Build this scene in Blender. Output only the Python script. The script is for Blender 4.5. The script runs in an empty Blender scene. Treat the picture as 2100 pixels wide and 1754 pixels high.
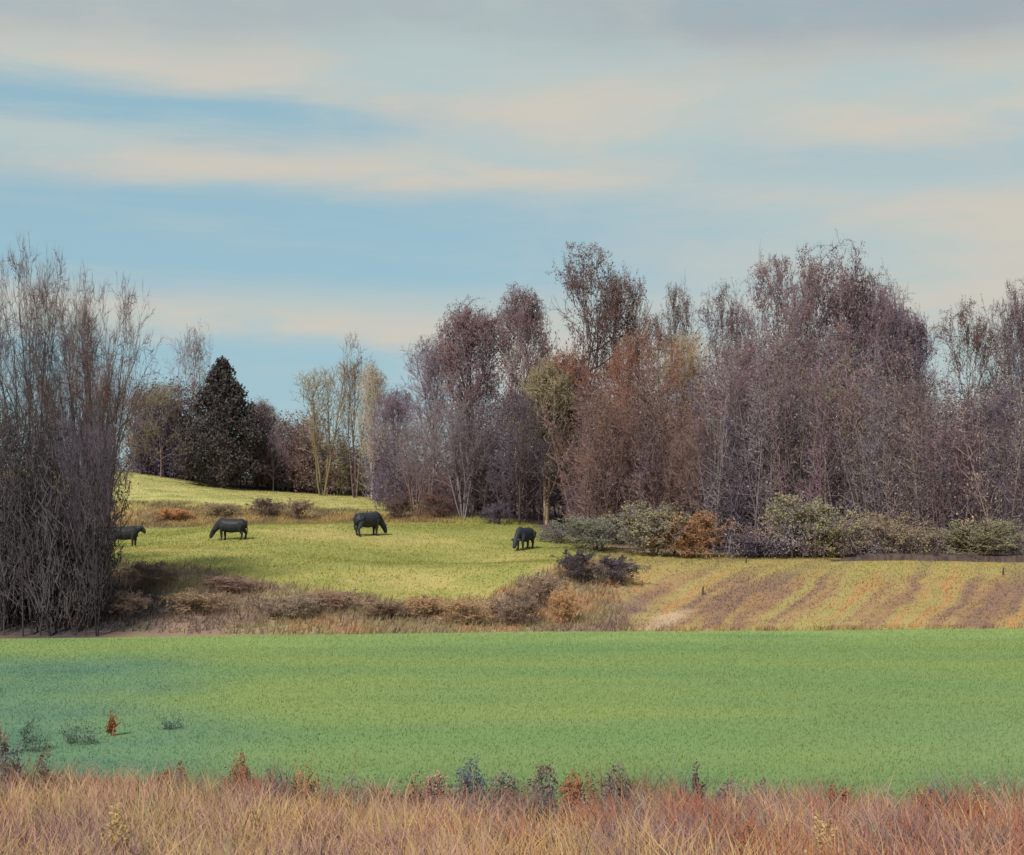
import bpy, math, random
import numpy as np

# ------------------------------------------------------------------ camera, sky, sun, exposure
scene = bpy.context.scene
COL = scene.collection
F_PX, CX, HY, EYE = 2885.0, 1050.0, 1000.0, 6.0      # focal length and horizon of the view (px of a 2100 wide picture)

cam_d = bpy.data.cameras.new('camera')
cam_d.sensor_width = 36.0
cam_d.lens = 36.0 * F_PX / 2100.0
cam_d.shift_y = 123.0 / 2100.0
cam_d.clip_start, cam_d.clip_end = 0.1, 6000.0
cam = bpy.data.objects.new('camera', cam_d)
COL.objects.link(cam)
cam.location = (0, 0, EYE)
cam.rotation_euler = (math.radians(90), 0, 0)
scene.camera = cam

SUN_EL, SUN_AZ = math.radians(45), math.radians(-152)   # azimuth from +Y towards +X: left, a little behind the viewer
sdir = np.array([math.sin(SUN_AZ) * math.cos(SUN_EL), math.cos(SUN_AZ) * math.cos(SUN_EL), math.sin(SUN_EL)])
sun_d = bpy.data.lights.new('sun', 'SUN')
sun_d.energy, sun_d.angle, sun_d.color = 3.6, math.radians(5), (1.0, 0.93, 0.82)
sun = bpy.data.objects.new('sun', sun_d)
COL.objects.link(sun)
from mathutils import Vector, noise as mnoise
sun.rotation_euler = Vector(sdir).to_track_quat('Z', 'Y').to_euler()
sun.location = (-60, -40, 60)

scene.view_settings.view_transform = 'Standard'
scene.view_settings.look = 'None'
scene.view_settings.gamma = 1.0
scene.view_settings.exposure = 0.45
scene.render.engine = 'CYCLES'
scene.cycles.max_bounces = 6
scene.cycles.diffuse_bounces = 3
scene.cycles.transparent_max_bounces = 4

def lin(r, g, b, k=1.0):
    o = []
    for c in (r, g, b):
        c /= 255.0
        o.append(k * (c / 12.92 if c <= 0.04045 else ((c + 0.055) / 1.055) ** 2.4))
    return tuple(o)

class NB:
    """small helper for node graphs"""
    def __init__(s, tree):
        s.t = tree; s.n = tree.nodes; s.l = tree.links
    def node(s, typ, **kw):
        n = s.n.new(typ)
        for k, v in kw.items(): setattr(n, k, v)
        return n
    def put(s, v, sock):
        if hasattr(v, 'is_output'): s.l.new(v, sock)
        else: sock.default_value = v
    def math(s, op, a, b=0.0, c=0.0, clamp=False):
        n = s.node('ShaderNodeMath', operation=op, use_clamp=clamp)
        s.put(a, n.inputs[0]); s.put(b, n.inputs[1]); s.put(c, n.inputs[2])
        return n.outputs[0]
    def step(s, x, a, b, lo=0.0, hi=1.0):
        n = s.node('ShaderNodeMapRange', interpolation_type='SMOOTHSTEP')
        s.put(x, n.inputs[0])
        for i, v in enumerate((a, b, lo, hi)): s.put(v, n.inputs[i + 1])
        return n.outputs[0]
    def mix(s, f, a, b, blend='MIX'):
        n = s.node('ShaderNodeMix', data_type='RGBA', blend_type=blend)
        s.put(f, n.inputs[0])
        for v, k in ((a, 6), (b, 7)):
            s.put(v if hasattr(v, 'is_output') else (*v[:3], 1.0), n.inputs[k])
        return n.outputs[2]
    def comb(s, x, y, z):
        n = s.node('ShaderNodeCombineXYZ')
        for v, k in zip((x, y, z), n.inputs): s.put(v, k)
        return n.outputs[0]
    def noise(s, vec, scale, detail=4.0, rough=0.55, dist=0.0):
        n = s.node('ShaderNodeTexNoise')
        if vec is not None: s.put(vec, n.inputs['Vector'])
        n.inputs['Scale'].default_value = scale; n.inputs['Detail'].default_value = detail
        n.inputs['Roughness'].default_value = rough; n.inputs['Distortion'].default_value = dist
        return n.outputs['Fac']

SKY_K = 0.1
def build_world():
    w = bpy.data.worlds.new('World'); scene.world = w; w.use_nodes = True
    w.node_tree.nodes.clear()
    g = NB(w.node_tree)
    out = g.node('ShaderNodeOutputWorld'); bg = g.node('ShaderNodeBackground')
    bg.inputs['Strength'].default_value = SKY_K
    g.l.new(bg.outputs[0], out.inputs['Surface'])
    sky = g.node('ShaderNodeTexSky', sky_type='NISHITA', sun_disc=False)
    sky.sun_elevation = SUN_EL; sky.sun_rotation = SUN_AZ
    sky.air_density = 1.0; sky.dust_density = 0.6; sky.ozone_density = 1.6
    tc = g.node('ShaderNodeTexCoord')
    sp = g.node('ShaderNodeSeparateXYZ'); g.l.new(tc.outputs['Generated'], sp.inputs[0])
    x, y, z = sp.outputs
    az = g.math('ARCTAN2', x, y)                                   # 0 straight ahead, + to the right
    v0 = g.math('DIVIDE', z, g.math('SQRT', g.math('ADD', g.math('MULTIPLY', x, x), g.math('MULTIPLY', y, y))))
    co = g.comb(g.math('MULTIPLY', az, 2.2), g.math('MULTIPLY', v0, 11.0), 0.0)
    n1 = g.noise(co, 1.6, 6, 0.58, 0.3)
    n2 = g.noise(g.comb(g.math('MULTIPLY', az, 3.0), g.math('MULTIPLY', v0, 26.0), 3.7), 2.1, 6, 0.62)
    n3 = g.noise(g.comb(g.math('MULTIPLY', az, 4.0), g.math('MULTIPLY', v0, 8.0), 9.1), 3.0, 5, 0.6)
    # ragged edges
    v = g.math('ADD', v0, g.math('MULTIPLY_ADD', g.math('SUBTRACT', n1, 0.5), 0.055, g.math('MULTIPLY', g.math('SUBTRACT', n2, 0.5), 0.022)))
    azw = g.math('MULTIPLY_ADD', g.math('SUBTRACT', n3, 0.5), 0.22, az)
    def band(centre, half, soft, tilt, r0, r1):
        c = g.math('MULTIPLY_ADD', az, tilt, centre)
        d = g.math('ABSOLUTE', g.math('SUBTRACT', v, c))
        a = g.step(d, half + soft, max(half - soft, 0.0))
        return g.math('MULTIPLY', a, g.step(azw, r1, r0))
    b1 = band(0.257, 0.016, 0.014, -0.01, -0.20, 0.02)
    b2 = band(0.172, 0.037, 0.019, -0.02, -0.06, 0.30)
    b3 = g.math('MULTIPLY', g.step(v, 0.115, 0.090), g.step(azw, 0.02, -0.12))
    b4 = g.math('MULTIPLY', band(0.222, 0.016, 0.016, 0.0, 9.0, 10.0), g.step(azw, 0.02, 0.22, 0.0, 0.45))
    b5 = g.math('MULTIPLY', g.step(v, 0.30, 0.42), g.step(n1, 0.5, 0.62, 0.0, 0.8))
    m = g.math('MAXIMUM', g.math('MAXIMUM', b1, b2), g.math('MAXIMUM', g.math('MAXIMUM', b3, b4), b5))
    m = g.math('MULTIPLY', m, g.step(n2, 0.1, 0.6, 0.70, 1.0))
    k = 1.0 / SKY_K
    warm = lin(207, 202, 191, k * 0.72); cool = lin(184, 200, 200, k * 0.72); grey = lin(172, 184, 188, k * 0.72)
    cloud = g.mix(g.step(n1, 0.36, 0.62), cool, warm)
    gm = g.math('MULTIPLY', g.step(v, 0.285, 0.335), g.step(n3, 0.2, 0.6, 0.55, 0.95))
    cloud = g.mix(gm, cloud, grey)
    cloud = g.mix(g.math('MULTIPLY', g.step(v, 0.27, 0.33), g.step(azw, -0.05, 0.3, 0.0, 0.5)), cloud, lin(154, 164, 174, k * 0.72))
    # open sky between the clouds, with a thin veil in it
    open_sky = g.mix(0.86, sky.outputs[0], lin(148, 185, 198, k * 0.74))
    colr = g.mix(m, cloud, open_sky)
    g.l.new(colr, bg.inputs['Color'])
build_world()

# ------------------------------------------------------------------ small library
rng = np.random.default_rng(11)
random.seed(11)

def at(px, py, Y):
    """point at distance Y in front of the viewer that is seen at px, py"""
    return ((px - CX) * Y / F_PX, Y, EYE - (py - HY) * Y / F_PX)

def make_mesh(name, verts, tris, col=None, smooth=False):
    verts = np.asarray(verts, np.float32).reshape(-1, 3); tris = np.asarray(tris, np.int32).reshape(-1, 3)
    me = bpy.data.meshes.new(name)
    me.vertices.add(len(verts)); me.vertices.foreach_set('co', verts.ravel())
    me.loops.add(tris.size); me.loops.foreach_set('vertex_index', tris.ravel())
    me.polygons.add(len(tris))
    me.polygons.foreach_set('loop_start', np.arange(0, tris.size, 3, dtype=np.int32))
    me.polygons.foreach_set('loop_total', np.full(len(tris), 3, np.int32))
    if smooth: me.polygons.foreach_set('use_smooth', np.ones(len(tris), bool))
    me.update(calc_edges=True)
    if col is not None:
        a = me.color_attributes.new('Col', 'FLOAT_COLOR', 'POINT')
        c = np.ones((len(verts), 4), np.float32); c[:, :3] = np.asarray(col, np.float32).reshape(-1, 3)
        a.data.foreach_set('color', c.ravel())
    return me

class MB:
    def __init__(s): s.v = []; s.f = []; s.c = []; s.n = 0
    def add(s, v, f, c=None):
        v = np.asarray(v, float).reshape(-1, 3); f = np.asarray(f, int).reshape(-1, 3)
        s.v.append(v); s.f.append(f + s.n); s.n += len(v)
        if c is not None:
            c = np.asarray(c, float)
            s.c.append(np.broadcast_to(c, (len(v), 3)) if c.ndim == 1 else c)
    def tube(s, pts, rad, sides=5, c=None, cap=True, foot=False):
        pts = np.asarray(pts, float); rad = np.asarray(rad, float); n = len(pts)
        t = np.gradient(pts, axis=0); t /= np.linalg.norm(t, axis=1, keepdims=True) + 1e-9
        ref = np.broadcast_to(np.eye(3)[np.argmin(np.abs(t).max(0))], t.shape)
        a = np.cross(t, ref); a /= np.linalg.norm(a, axis=1, keepdims=True) + 1e-9
        b = np.cross(t, a)
        ang = np.arange(sides) * 2 * math.pi / sides
        v = pts[:, None] + rad[:, None, None] * (np.cos(ang)[None, :, None] * a[:, None] + np.sin(ang)[None, :, None] * b[:, None])
        i = np.arange(n - 1)[:, None] * sides; j = np.arange(sides)[None]; k = (j + 1) % sides
        f = np.stack([np.stack([i + j, i + k, i + sides + k], -1), np.stack([i + j, i + sides + k, i + sides + j], -1)], 2).reshape(-1, 3)
        v = v.reshape(-1, 3)
        if cap:
            v = np.vstack([v, pts[-1] + t[-1] * rad[-1] * 0.5]); e = (n - 1) * sides
            f = np.vstack([f, np.stack([e + np.arange(sides), e + (np.arange(sides) + 1) % sides, np.full(sides, len(v) - 1)], -1)])
        if foot:
            v = np.vstack([v, pts[0]]); j0 = np.arange(sides)
            f = np.vstack([f, np.stack([(j0 + 1) % sides, j0, np.full(sides, len(v) - 1)], -1)])
        s.add(v, f, c)
    def cones(s, p, d, L, r, c=None):
        """many 3 sided tapering twigs"""
        p = np.asarray(p, float); d = np.asarray(d, float); n = len(p)
        if not n: return
        d = d / (np.linalg.norm(d, axis=1, keepdims=True) + 1e-9)
        ref = np.where(np.abs(d[:, 2:3]) > 0.9, np.array([[1., 0, 0]]), np.array([[0, 0, 1.]]))
        a = np.cross(d, ref); a /= np.linalg.norm(a, axis=1, keepdims=True) + 1e-9
        b = np.cross(d, a)
        L = np.broadcast_to(np.asarray(L, float), (n,)); r = np.broadcast_to(np.asarray(r, float), (n,))
        v = np.empty((n, 4, 3))
        for k in range(3):
            w = k * 2 * math.pi / 3
            v[:, k] = p + r[:, None] * (math.cos(w) * a + math.sin(w) * b)
        v[:, 3] = p + d * L[:, None]
        i = np.arange(n)[:, None] * 4
        f = np.stack([i + [0, 1, 3], i + [1, 2, 3], i + [2, 0, 3]], 1).reshape(-1, 3)
        s.add(v, f, np.repeat(c, 4, 0) if c is not None and np.ndim(c) == 2 else c)
    def leaves(s, p, size, g, c=None, up=0.0):
        """small folded leaves with random attitude"""
        p = np.asarray(p, float); n = len(p)
        if not n: return
        d = g.normal(size=(n, 3)); d[:, 2] += up; d /= np.linalg.norm(d, axis=1, keepdims=True)
        e = g.normal(size=(n, 3)); e -= d * np.sum(e * d, 1, keepdims=True); e /= np.linalg.norm(e, axis=1, keepdims=True)
        nn = np.cross(d, e)
        sz = np.broadcast_to(np.asarray(size, float), (n,))[:, None] * g.uniform(0.6, 1.4, (n, 1))
        v = np.stack([p, p + d * sz * 0.5 + e * sz * 0.32 + nn * sz * 0.12, p + d * sz, p + d * sz * 0.5 - e * sz * 0.32 + nn * sz * 0.12], 1)
        i = np.arange(n)[:, None] * 4
        f = np.stack([i + [0, 1, 2], i + [0, 2, 3]], 1).reshape(-1, 3)
        s.add(v, f, np.repeat(c, 4, 0) if c is not None and np.ndim(c) == 2 else c)
    def mesh(s, name, smooth=False):
        return make_mesh(name, np.vstack(s.v), np.vstack(s.f), np.vstack(s.c) if s.c else None, smooth)

def link(name, me, mat=None, parent=None):
    o = bpy.data.objects.new(name, me); COL.objects.link(o)
    if mat is not None: 
        if not me.materials: me.materials.append(mat)
    if parent is not None: o.parent = parent
    return o
def empty(name, loc, rz=0.0):
    o = bpy.data.objects.new(name, None); COL.objects.link(o)
    o.location = loc; o.rotation_euler = (0, 0, rz); o.empty_display_size = 0.3
    return o
def tag(o, label=None, cat=None, group=None, kind=None):
    for k, v in (('label', label), ('category', cat), ('group', group), ('kind', kind)):
        if v: o[k] = v
    return o

def smooth(x, a, b):
    t = np.clip((np.asarray(x, float) - a) / (b - a), 0, 1); return t * t * (3 - 2 * t)

class VNoise:
    """value noise on a lattice, vectorised"""
    def __init__(s, seed): s.t = np.random.default_rng(seed).random((256, 256))
    def one(s, x, y):
        xi = np.floor(x).astype(int); yi = np.floor(y).astype(int); fx = x - xi; fy = y - yi
        fx = fx * fx * (3 - 2 * fx); fy = fy * fy * (3 - 2 * fy)
        T = lambda a, b: s.t[a & 255, b & 255]
        return (T(xi, yi) * (1 - fx) + T(xi + 1, yi) * fx) * (1 - fy) + (T(xi, yi + 1) * (1 - fx) + T(xi + 1, yi + 1) * fx) * fy
    def __call__(s, x, y, oct=4):
        x = np.asarray(x, float); y = np.asarray(y, float); a = 0; w = 0.5; tot = 0
        for k in range(oct):
            a = a + w * s.one(x * 2 ** k + 17.3 * k, y * 2 ** k + 5.1 * k); tot += w; w *= 0.5
        return a / tot
N1, N2, N3, N4 = VNoise(1), VNoise(2), VNoise(3), VNoise(4)

# ------------------------------------------------------------------ materials
def veg_material(name, source, rough=0.85, var=0.35, scale=3.0, translucent=0.0, sward=0.0):
    """vegetation: colour from the plant's own colour ('object') or per piece ('attr'), varied by noise"""
    m = bpy.data.materials.new(name); m.use_nodes = True; m.node_tree.nodes.clear()
    g = NB(m.node_tree)
    out = g.node('ShaderNodeOutputMaterial'); b = g.node('ShaderNodeBsdfPrincipled')
    b.inputs['Roughness'].default_value = rough; b.inputs['Specular IOR Level'].default_value = 0.2
    if source == 'object':
        c = g.node('ShaderNodeObjectInfo').outputs['Color']
    else:
        c = g.node('ShaderNodeVertexColor', layer_name='Col').outputs['Color']
    tc = g.node('ShaderNodeTexCoord')
    geo = g.node('ShaderNodeNewGeometry')
    n = g.noise(geo.outputs['Position'], scale, 4, 0.6)
    f = g.math('MULTIPLY_ADD', n, 2 * var, 1 - var)
    cc = g.mix(1.0, c, g.comb(f, f, f), 'MULTIPLY')
    g.l.new(cc, b.inputs['Base Color'])
    if sward:                               # a sward of blades scatters light upwards as a whole
        vm = g.node('ShaderNodeMix', data_type='VECTOR'); vm.inputs[0].default_value = sward
        g.l.new(geo.outputs['Normal'], vm.inputs[4]); vm.inputs[5].default_value = (0, 0, 1)
        nv = g.node('ShaderNodeVectorMath', operation='NORMALIZE'); g.l.new(vm.outputs[1], nv.inputs[0]); g.l.new(nv.outputs[0], b.inputs['Normal'])
    sh = b.outputs[0]
    if translucent:
        t = g.node('ShaderNodeBsdfTranslucent'); g.l.new(cc, t.inputs['Color'])
        mx = g.node('ShaderNodeMixShader'); mx.inputs[0].default_value = translucent
        g.l.new(sh, mx.inputs[1]); g.l.new(t.outputs[0], mx.inputs[2]); sh = mx.outputs[0]
    g.l.new(sh, out.inputs['Surface'])
    return m

def ground_material(name, fine=6.0, var=0.25, bump=0.06, streak=None):
    m = bpy.data.materials.new(name); m.use_nodes = True; m.node_tree.nodes.clear()
    g = NB(m.node_tree)
    out = g.node('ShaderNodeOutputMaterial'); b = g.node('ShaderNodeBsdfPrincipled')
    b.inputs['Roughness'].default_value = 0.95; b.inputs['Specular IOR Level'].default_value = 0.1
    c = g.node('ShaderNodeVertexColor', layer_name='Col').outputs['Color']
    geo = g.node('ShaderNodeNewGeometry')
    n = g.noise(geo.outputs['Position'], fine, 6, 0.65)
    n2 = g.noise(geo.outputs['Position'], fine * 0.12, 4, 0.6)
    f = g.math('ADD', g.math('MULTIPLY_ADD', n, 2 * var, 1 - var), g.math('MULTIPLY_ADD', n2, var, -var * 0.5))
    g.l.new(g.mix(1.0, c, g.comb(f, f, f), 'MULTIPLY'), b.inputs['Base Color'])
    bm = g.node('ShaderNodeBump'); bm.inputs['Strength'].default_value = 0.6; bm.inputs['Distance'].default_value = bump
    g.l.new(n, bm.inputs['Height']); g.l.new(bm.outputs[0], b.inputs['Normal'])
    g.l.new(b.outputs[0], out.inputs['Surface'])
    return m

M_BARK = veg_material('bark', 'object', 0.9, 0.3, 2.5)
M_TWIG = veg_material('twigs', 'object', 0.85, 0.4, 0.45)
M_LEAF = veg_material('dry_leaves', 'object', 0.8, 0.45, 0.8, 0.2)
M_STUFF = veg_material('dry_stems', 'attr', 1.0, 0.5, 0.4)
M_GRASS = veg_material('grass_blades', 'attr', 0.9, 0.2, 0.8, 0.5, 0.0)
M_STRAW = veg_material('dead_straw', 'attr', 0.8, 0.2, 1.6, 0.3, 0.35)
M_COAT = veg_material('black_coat', 'object', 0.55, 0.35, 6.0)
M_WOOD = veg_material('weathered_wood', 'object', 0.9, 0.3, 9.0)
M_FIELD = ground_material('crop_ground', 5.0, 0.16, 0.05)
M_HILL = ground_material('hill_ground', 3.2, 0.22, 0.09)
M_BANK = ground_material('bank_ground', 7.0, 0.3, 0.05)

# ------------------------------------------------------------------ the lie of the land
FIELD_EDGE = [(-60, 52.0), (-20, 55.3), (-9, 56.6), (0, 57.7), (8, 58.3), (21.7, 59.7), (60, 62.0)]
def field_edge(x):
    return np.interp(x, *zip(*FIELD_EDGE)) + 0.5 * (N1(np.asarray(x) * 0.25, 3.0, 3) - 0.5)

CTRL = [at(*p) for p in [
    # foot of the pasture, top of the scrub bank
    (-250, 1140, 70), (100, 1142, 69), (240, 1150, 68), (400, 1168, 67.5), (600, 1200, 66), (850, 1236, 64), (1000, 1240, 64), (1060, 1200, 67), (1150, 1160, 71),
    # middle of the pasture
    (250, 1128, 78), (500, 1120, 80), (760, 1140, 80), (950, 1160, 80), (1080, 1150, 80),
    # its crest
    (-200, 1112, 90), (100, 1114, 90), (250, 1112, 90), (330, 1097, 93), (500, 1079, 95), (640, 1075, 95), (760, 1075, 95), (900, 1084, 94), (1000, 1097, 92), (1080, 1114, 90), (1150, 1124, 88),
    (1300, 1138, 84), (1500, 1146, 82), (1800, 1155, 80), (2100, 1158, 79), (2400, 1158, 79),
    # the striped slope on the right
    (1350, 1220, 68), (1700, 1222, 68), (2100, 1220, 69), (2400, 1220, 69),
    # the dip behind the crest, and the upper pasture
    (330, 1079, 100), (500, 1076, 101), (700, 1074, 101), (330, 1048, 106), (500, 1052, 106), (700, 1060, 106),
    (100, 960, 132), (320, 975, 130), (450, 999, 130), (600, 1011, 130), (750, 1020, 130), (880, 1030, 126),
    (900, 1052, 108), (1050, 1062, 105), (1150, 1090, 100), (1300, 1110, 100), (1050, 1040, 130),
    # the floor of the wood
    (1500, 1118, 100), (1800, 1122, 100), (2100, 1122, 100), (2400, 1122, 100), (1400, 1070, 130), (1800, 1072, 130), (2300, 1072, 130)]]
CTRL += [(x, 160, 6.5) for x in (-120, -60, 0, 60, 120)] + [(-90, 60, 1), (-90, 95, 4), (90, 62, 0.5), (90, 100, 2.4), (-90, 130, 7), (90, 130, 3)]
CTRL += [(x, float(field_edge(x)) + 0.4, 0.05) for x in (-40, -22, -12, -4, 4, 13, 24, 45)]
CTRL = np.array(CTRL, float)
def _tps():
    P = CTRL[:, :2] / 50.0; n = len(P)
    d = np.linalg.norm(P[:, None] - P[None], axis=2); K = np.where(d > 0, d * d * np.log(d + 1e-12), 0) + np.eye(n) * 2e-4
    A = np.zeros((n + 3, n + 3)); A[:n, :n] = K; A[:n, n] = 1; A[:n, n + 1:] = P; A[n, :n] = 1; A[n + 1:, :n] = P.T
    return P, np.linalg.solve(A, np.concatenate([CTRL[:, 2], [0, 0, 0]]))
_TP, _TW = _tps()
def _tps_eval(x, y):
    sh = np.shape(x); q = np.stack([np.ravel(x), np.ravel(y)], 1) / 50.0; out = np.empty(len(q))
    for i in range(0, len(q), 20000):
        c = q[i:i + 20000]; d2 = np.sum((c[:, None] - _TP[None]) ** 2, 2) + 1e-12
        out[i:i + 20000] = 0.5 * d2 * np.log(d2) @ _TW[:-3] + _TW[-3] + c @ _TW[-2:]
    return out.reshape(sh)
def height(x, y):
    x, y = np.broadcast_arrays(np.asarray(x, float), np.asarray(y, float))
    e = field_edge(x)
    xc = np.clip(x, -95, 95); yc = np.clip(y, 40, 165)
    far = np.maximum(smooth(np.abs(x), 70, 110), smooth(y, 140, 175))
    hill = _tps_eval(xc, yc) * (1 - far) + far * (5.5 + 3.0 * N2(x / 130, y / 130, 2)) * smooth(y, 55, 120)
    hill = hill + 0.22 * (N3(x * 0.22, y * 0.22, 4) - 0.5)
    bank = np.interp(y, [-40, 0, 4, 9, 14, 20, 24, 28, 31], [4.6, 4.3, 4.0, 2.75, 1.98, 1.16, 0.64, 0.15, 0.0])
    bank = bank + 0.25 * (N2(x * 0.35, y * 0.35, 3) - 0.5) * smooth(y, 29, 24)
    field = 0.10 * (N4(x * 0.07, y * 0.07, 2) - 0.5) * smooth(y, 26, 34)
    k = smooth(y - e, 0.0, 2.5)
    return (bank + field) * (1 - k) + hill * k
def ground(px, Y):
    x = (px - CX) * Y / F_PX
    return (x, Y, float(height(x, Y)))

def bank_edge(x):
    """far edge of the dead weeds"""
    return np.interp(x, [-14, -9, -3, 0, 3, 8, 14], [24.2, 23.8, 22.6, 22.0, 21.6, 20.2, 19.6]) + 1.2 * (N2(np.asarray(x) * 0.6, 7.7, 3) - 0.5)

def grid(xs, ys_fn, nv):
    """strip of ground between two lines; ys_fn(x) gives (y0, y1)"""
    y0, y1 = ys_fn(xs); t = np.linspace(0, 1, nv)
    X = np.broadcast_to(xs[None], (nv, len(xs))); Y = y0[None] * (1 - t[:, None]) + y1[None] * t[:, None]
    i = np.arange((nv - 1))[:, None] * len(xs) + np.arange(len(xs) - 1)[None]; i = i.ravel(); w = len(xs)
    f = np.concatenate([np.stack([i, i + 1, i + w + 1], 1), np.stack([i, i + w + 1, i + w], 1)])
    return X.ravel(), Y.ravel(), f

def pal(stops, t):
    """piecewise colour ramp"""
    t = np.asarray(t); xs = [s[0] for s in stops]
    return np.stack([np.interp(t, xs, [s[1][k] for s in stops]) for k in range(3)], -1)
def blend(a, b, m):
    m = np.asarray(m)[..., None]; return a * (1 - m) + b * m

GK = 0.78          # how the picked colours turn into base colours of ground plants
PAST_FOOT = np.array([at(*p)[:2] for p in [(-250, 1140, 70), (240, 1150, 68), (400, 1168, 67.5), (600, 1200, 66), (850, 1236, 64), (1000, 1240, 64), (1060, 1200, 67), (1150, 1160, 71), (1230, 1140, 76)]])
def pasture_mask(x, y):
    foot = np.interp(x, PAST_FOOT[:, 0], PAST_FOOT[:, 1])
    foot = foot + 2.4 * (N1(x * 0.35, y * 0.35, 3) - 0.5)
    return smooth(y - foot, -0.9, 0.9) * smooth(x, 7.5, 4.0)

def field_colour(x, y):
    n = N1(x * 0.10, y * 0.16, 4); n2 = N2(x * 0.05 + 3, y * 0.5, 3)
    c = pal([(0.2, lin(114, 146, 98, GK)), (0.5, lin(128, 152, 97, GK)), (0.8, lin(146, 161, 95, GK))], 0.5 * n + 0.5 * n2)
    left = smooth(x + 0.25 * (y - 40) + 7 * (N3(x * 0.15, y * 0.2, 3) - 0.5), -6.0, -13.5) * smooth(y, 53, 47)      # darker, blue green patch at the left of the field
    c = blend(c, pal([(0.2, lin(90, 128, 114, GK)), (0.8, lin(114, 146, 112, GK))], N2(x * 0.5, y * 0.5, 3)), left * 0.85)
    edge = smooth(field_edge(x) - y, 7, 0.5)
    c = blend(c, np.array(lin(160, 180, 112, GK)), edge * 0.55 * N4(x * 0.2, y * 0.6, 3) * 1.6)
    right = smooth(x, 6, 12) * smooth(y, 40, 33)
    c = blend(c, np.array(lin(122, 150, 112, GK)), right * 0.6 * N3(x * 0.4, y * 0.5, 3))
    return c

def hill_colour(x, y):
    n = N1(x * 0.16, y * 0.16, 4); nf = N2(x * 0.9, y * 0.9, 3)
    scrub = pal([(0.28, lin(122, 102, 98, GK)), (0.40, lin(152, 130, 114, GK)), (0.50, lin(158, 146, 112, GK)), (0.60, lin(178, 142, 110, GK)), (0.72, lin(134, 114, 108, GK))], 0.6 * n + 0.4 * nf)
    past = pal([(0.25, lin(142, 146, 80, GK)), (0.5, lin(160, 158, 92, GK)), (0.72, lin(184, 170, 110, GK))], 0.65 * n + 0.35 * nf)
    c = blend(scrub, past, pasture_mask(x, y))
    # upper pasture: paler, strawy, with a rough brown foot
    up = smooth(y, 99, 104) * smooth(x, 1, -4)
    c = blend(c, pal([(0.3, lin(166, 166, 104, GK)), (0.6, lin(192, 184, 124, GK))], nf), up)
    rough = smooth(y + 4 * (n - 0.5), 98, 100) * smooth(y + 8 * (nf - 0.5), 112, 106) * smooth(x, -2, -6)
    c = blend(c, pal([(0.3, lin(120, 100, 88, GK)), (0.7, lin(170, 140, 96, GK))], nf), rough * 0.85)
    # the right hand slope: mown strips running obliquely down hill
    s = (x - 0.40 * (y - 60)) * 0.95 + 2.2 * (N3(x * 0.12, y * 0.12, 3) - 0.5)
    st = 0.5 + (N4(s * 1.9, 0.06 * y, 3) - 0.5) * (1.05 + 0.8 * N1(x * 0.3, y * 0.2 + 4, 2))
    strip = pal([(0.26, lin(140, 114, 100, GK)), (0.40, lin(164, 132, 100, GK)), (0.50, lin(174, 150, 106, GK)), (0.60, lin(168, 160, 102, GK)), (0.72, lin(184, 144, 100, GK))], st * 0.85 + 0.15 * nf)
    strip = blend(strip, np.array(lin(170, 162, 98, GK)), smooth(y, 70, 79) * 0.6)
    strip = blend(strip, np.array(lin(206, 180, 150, GK)), smooth(np.hypot((x - 6.6 - 0.4 * (y - 61)) / 0.9, (y - 61.5) / 4.0), 1.0, 0.3) * 0.9)
    rs = smooth(x + 2.5 * (nf - 0.5), 4.0, 7.0) * smooth(y, 90, 84)
    c = blend(c, strip, rs)
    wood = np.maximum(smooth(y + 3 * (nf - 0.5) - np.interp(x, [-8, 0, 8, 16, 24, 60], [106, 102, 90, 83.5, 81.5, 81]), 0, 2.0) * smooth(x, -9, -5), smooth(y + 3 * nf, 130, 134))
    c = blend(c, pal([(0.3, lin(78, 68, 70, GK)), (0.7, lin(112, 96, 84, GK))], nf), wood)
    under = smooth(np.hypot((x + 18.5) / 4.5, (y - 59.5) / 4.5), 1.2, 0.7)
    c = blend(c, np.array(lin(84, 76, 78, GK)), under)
    return c

def bank_colour(x, y):
    return pal([(0.25, lin(100, 84, 76, GK)), (0.5, lin(150, 122, 98, GK)), (0.75, lin(172, 142, 108, GK))], N1(x * 0.5, y * 0.5, 4))

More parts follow.
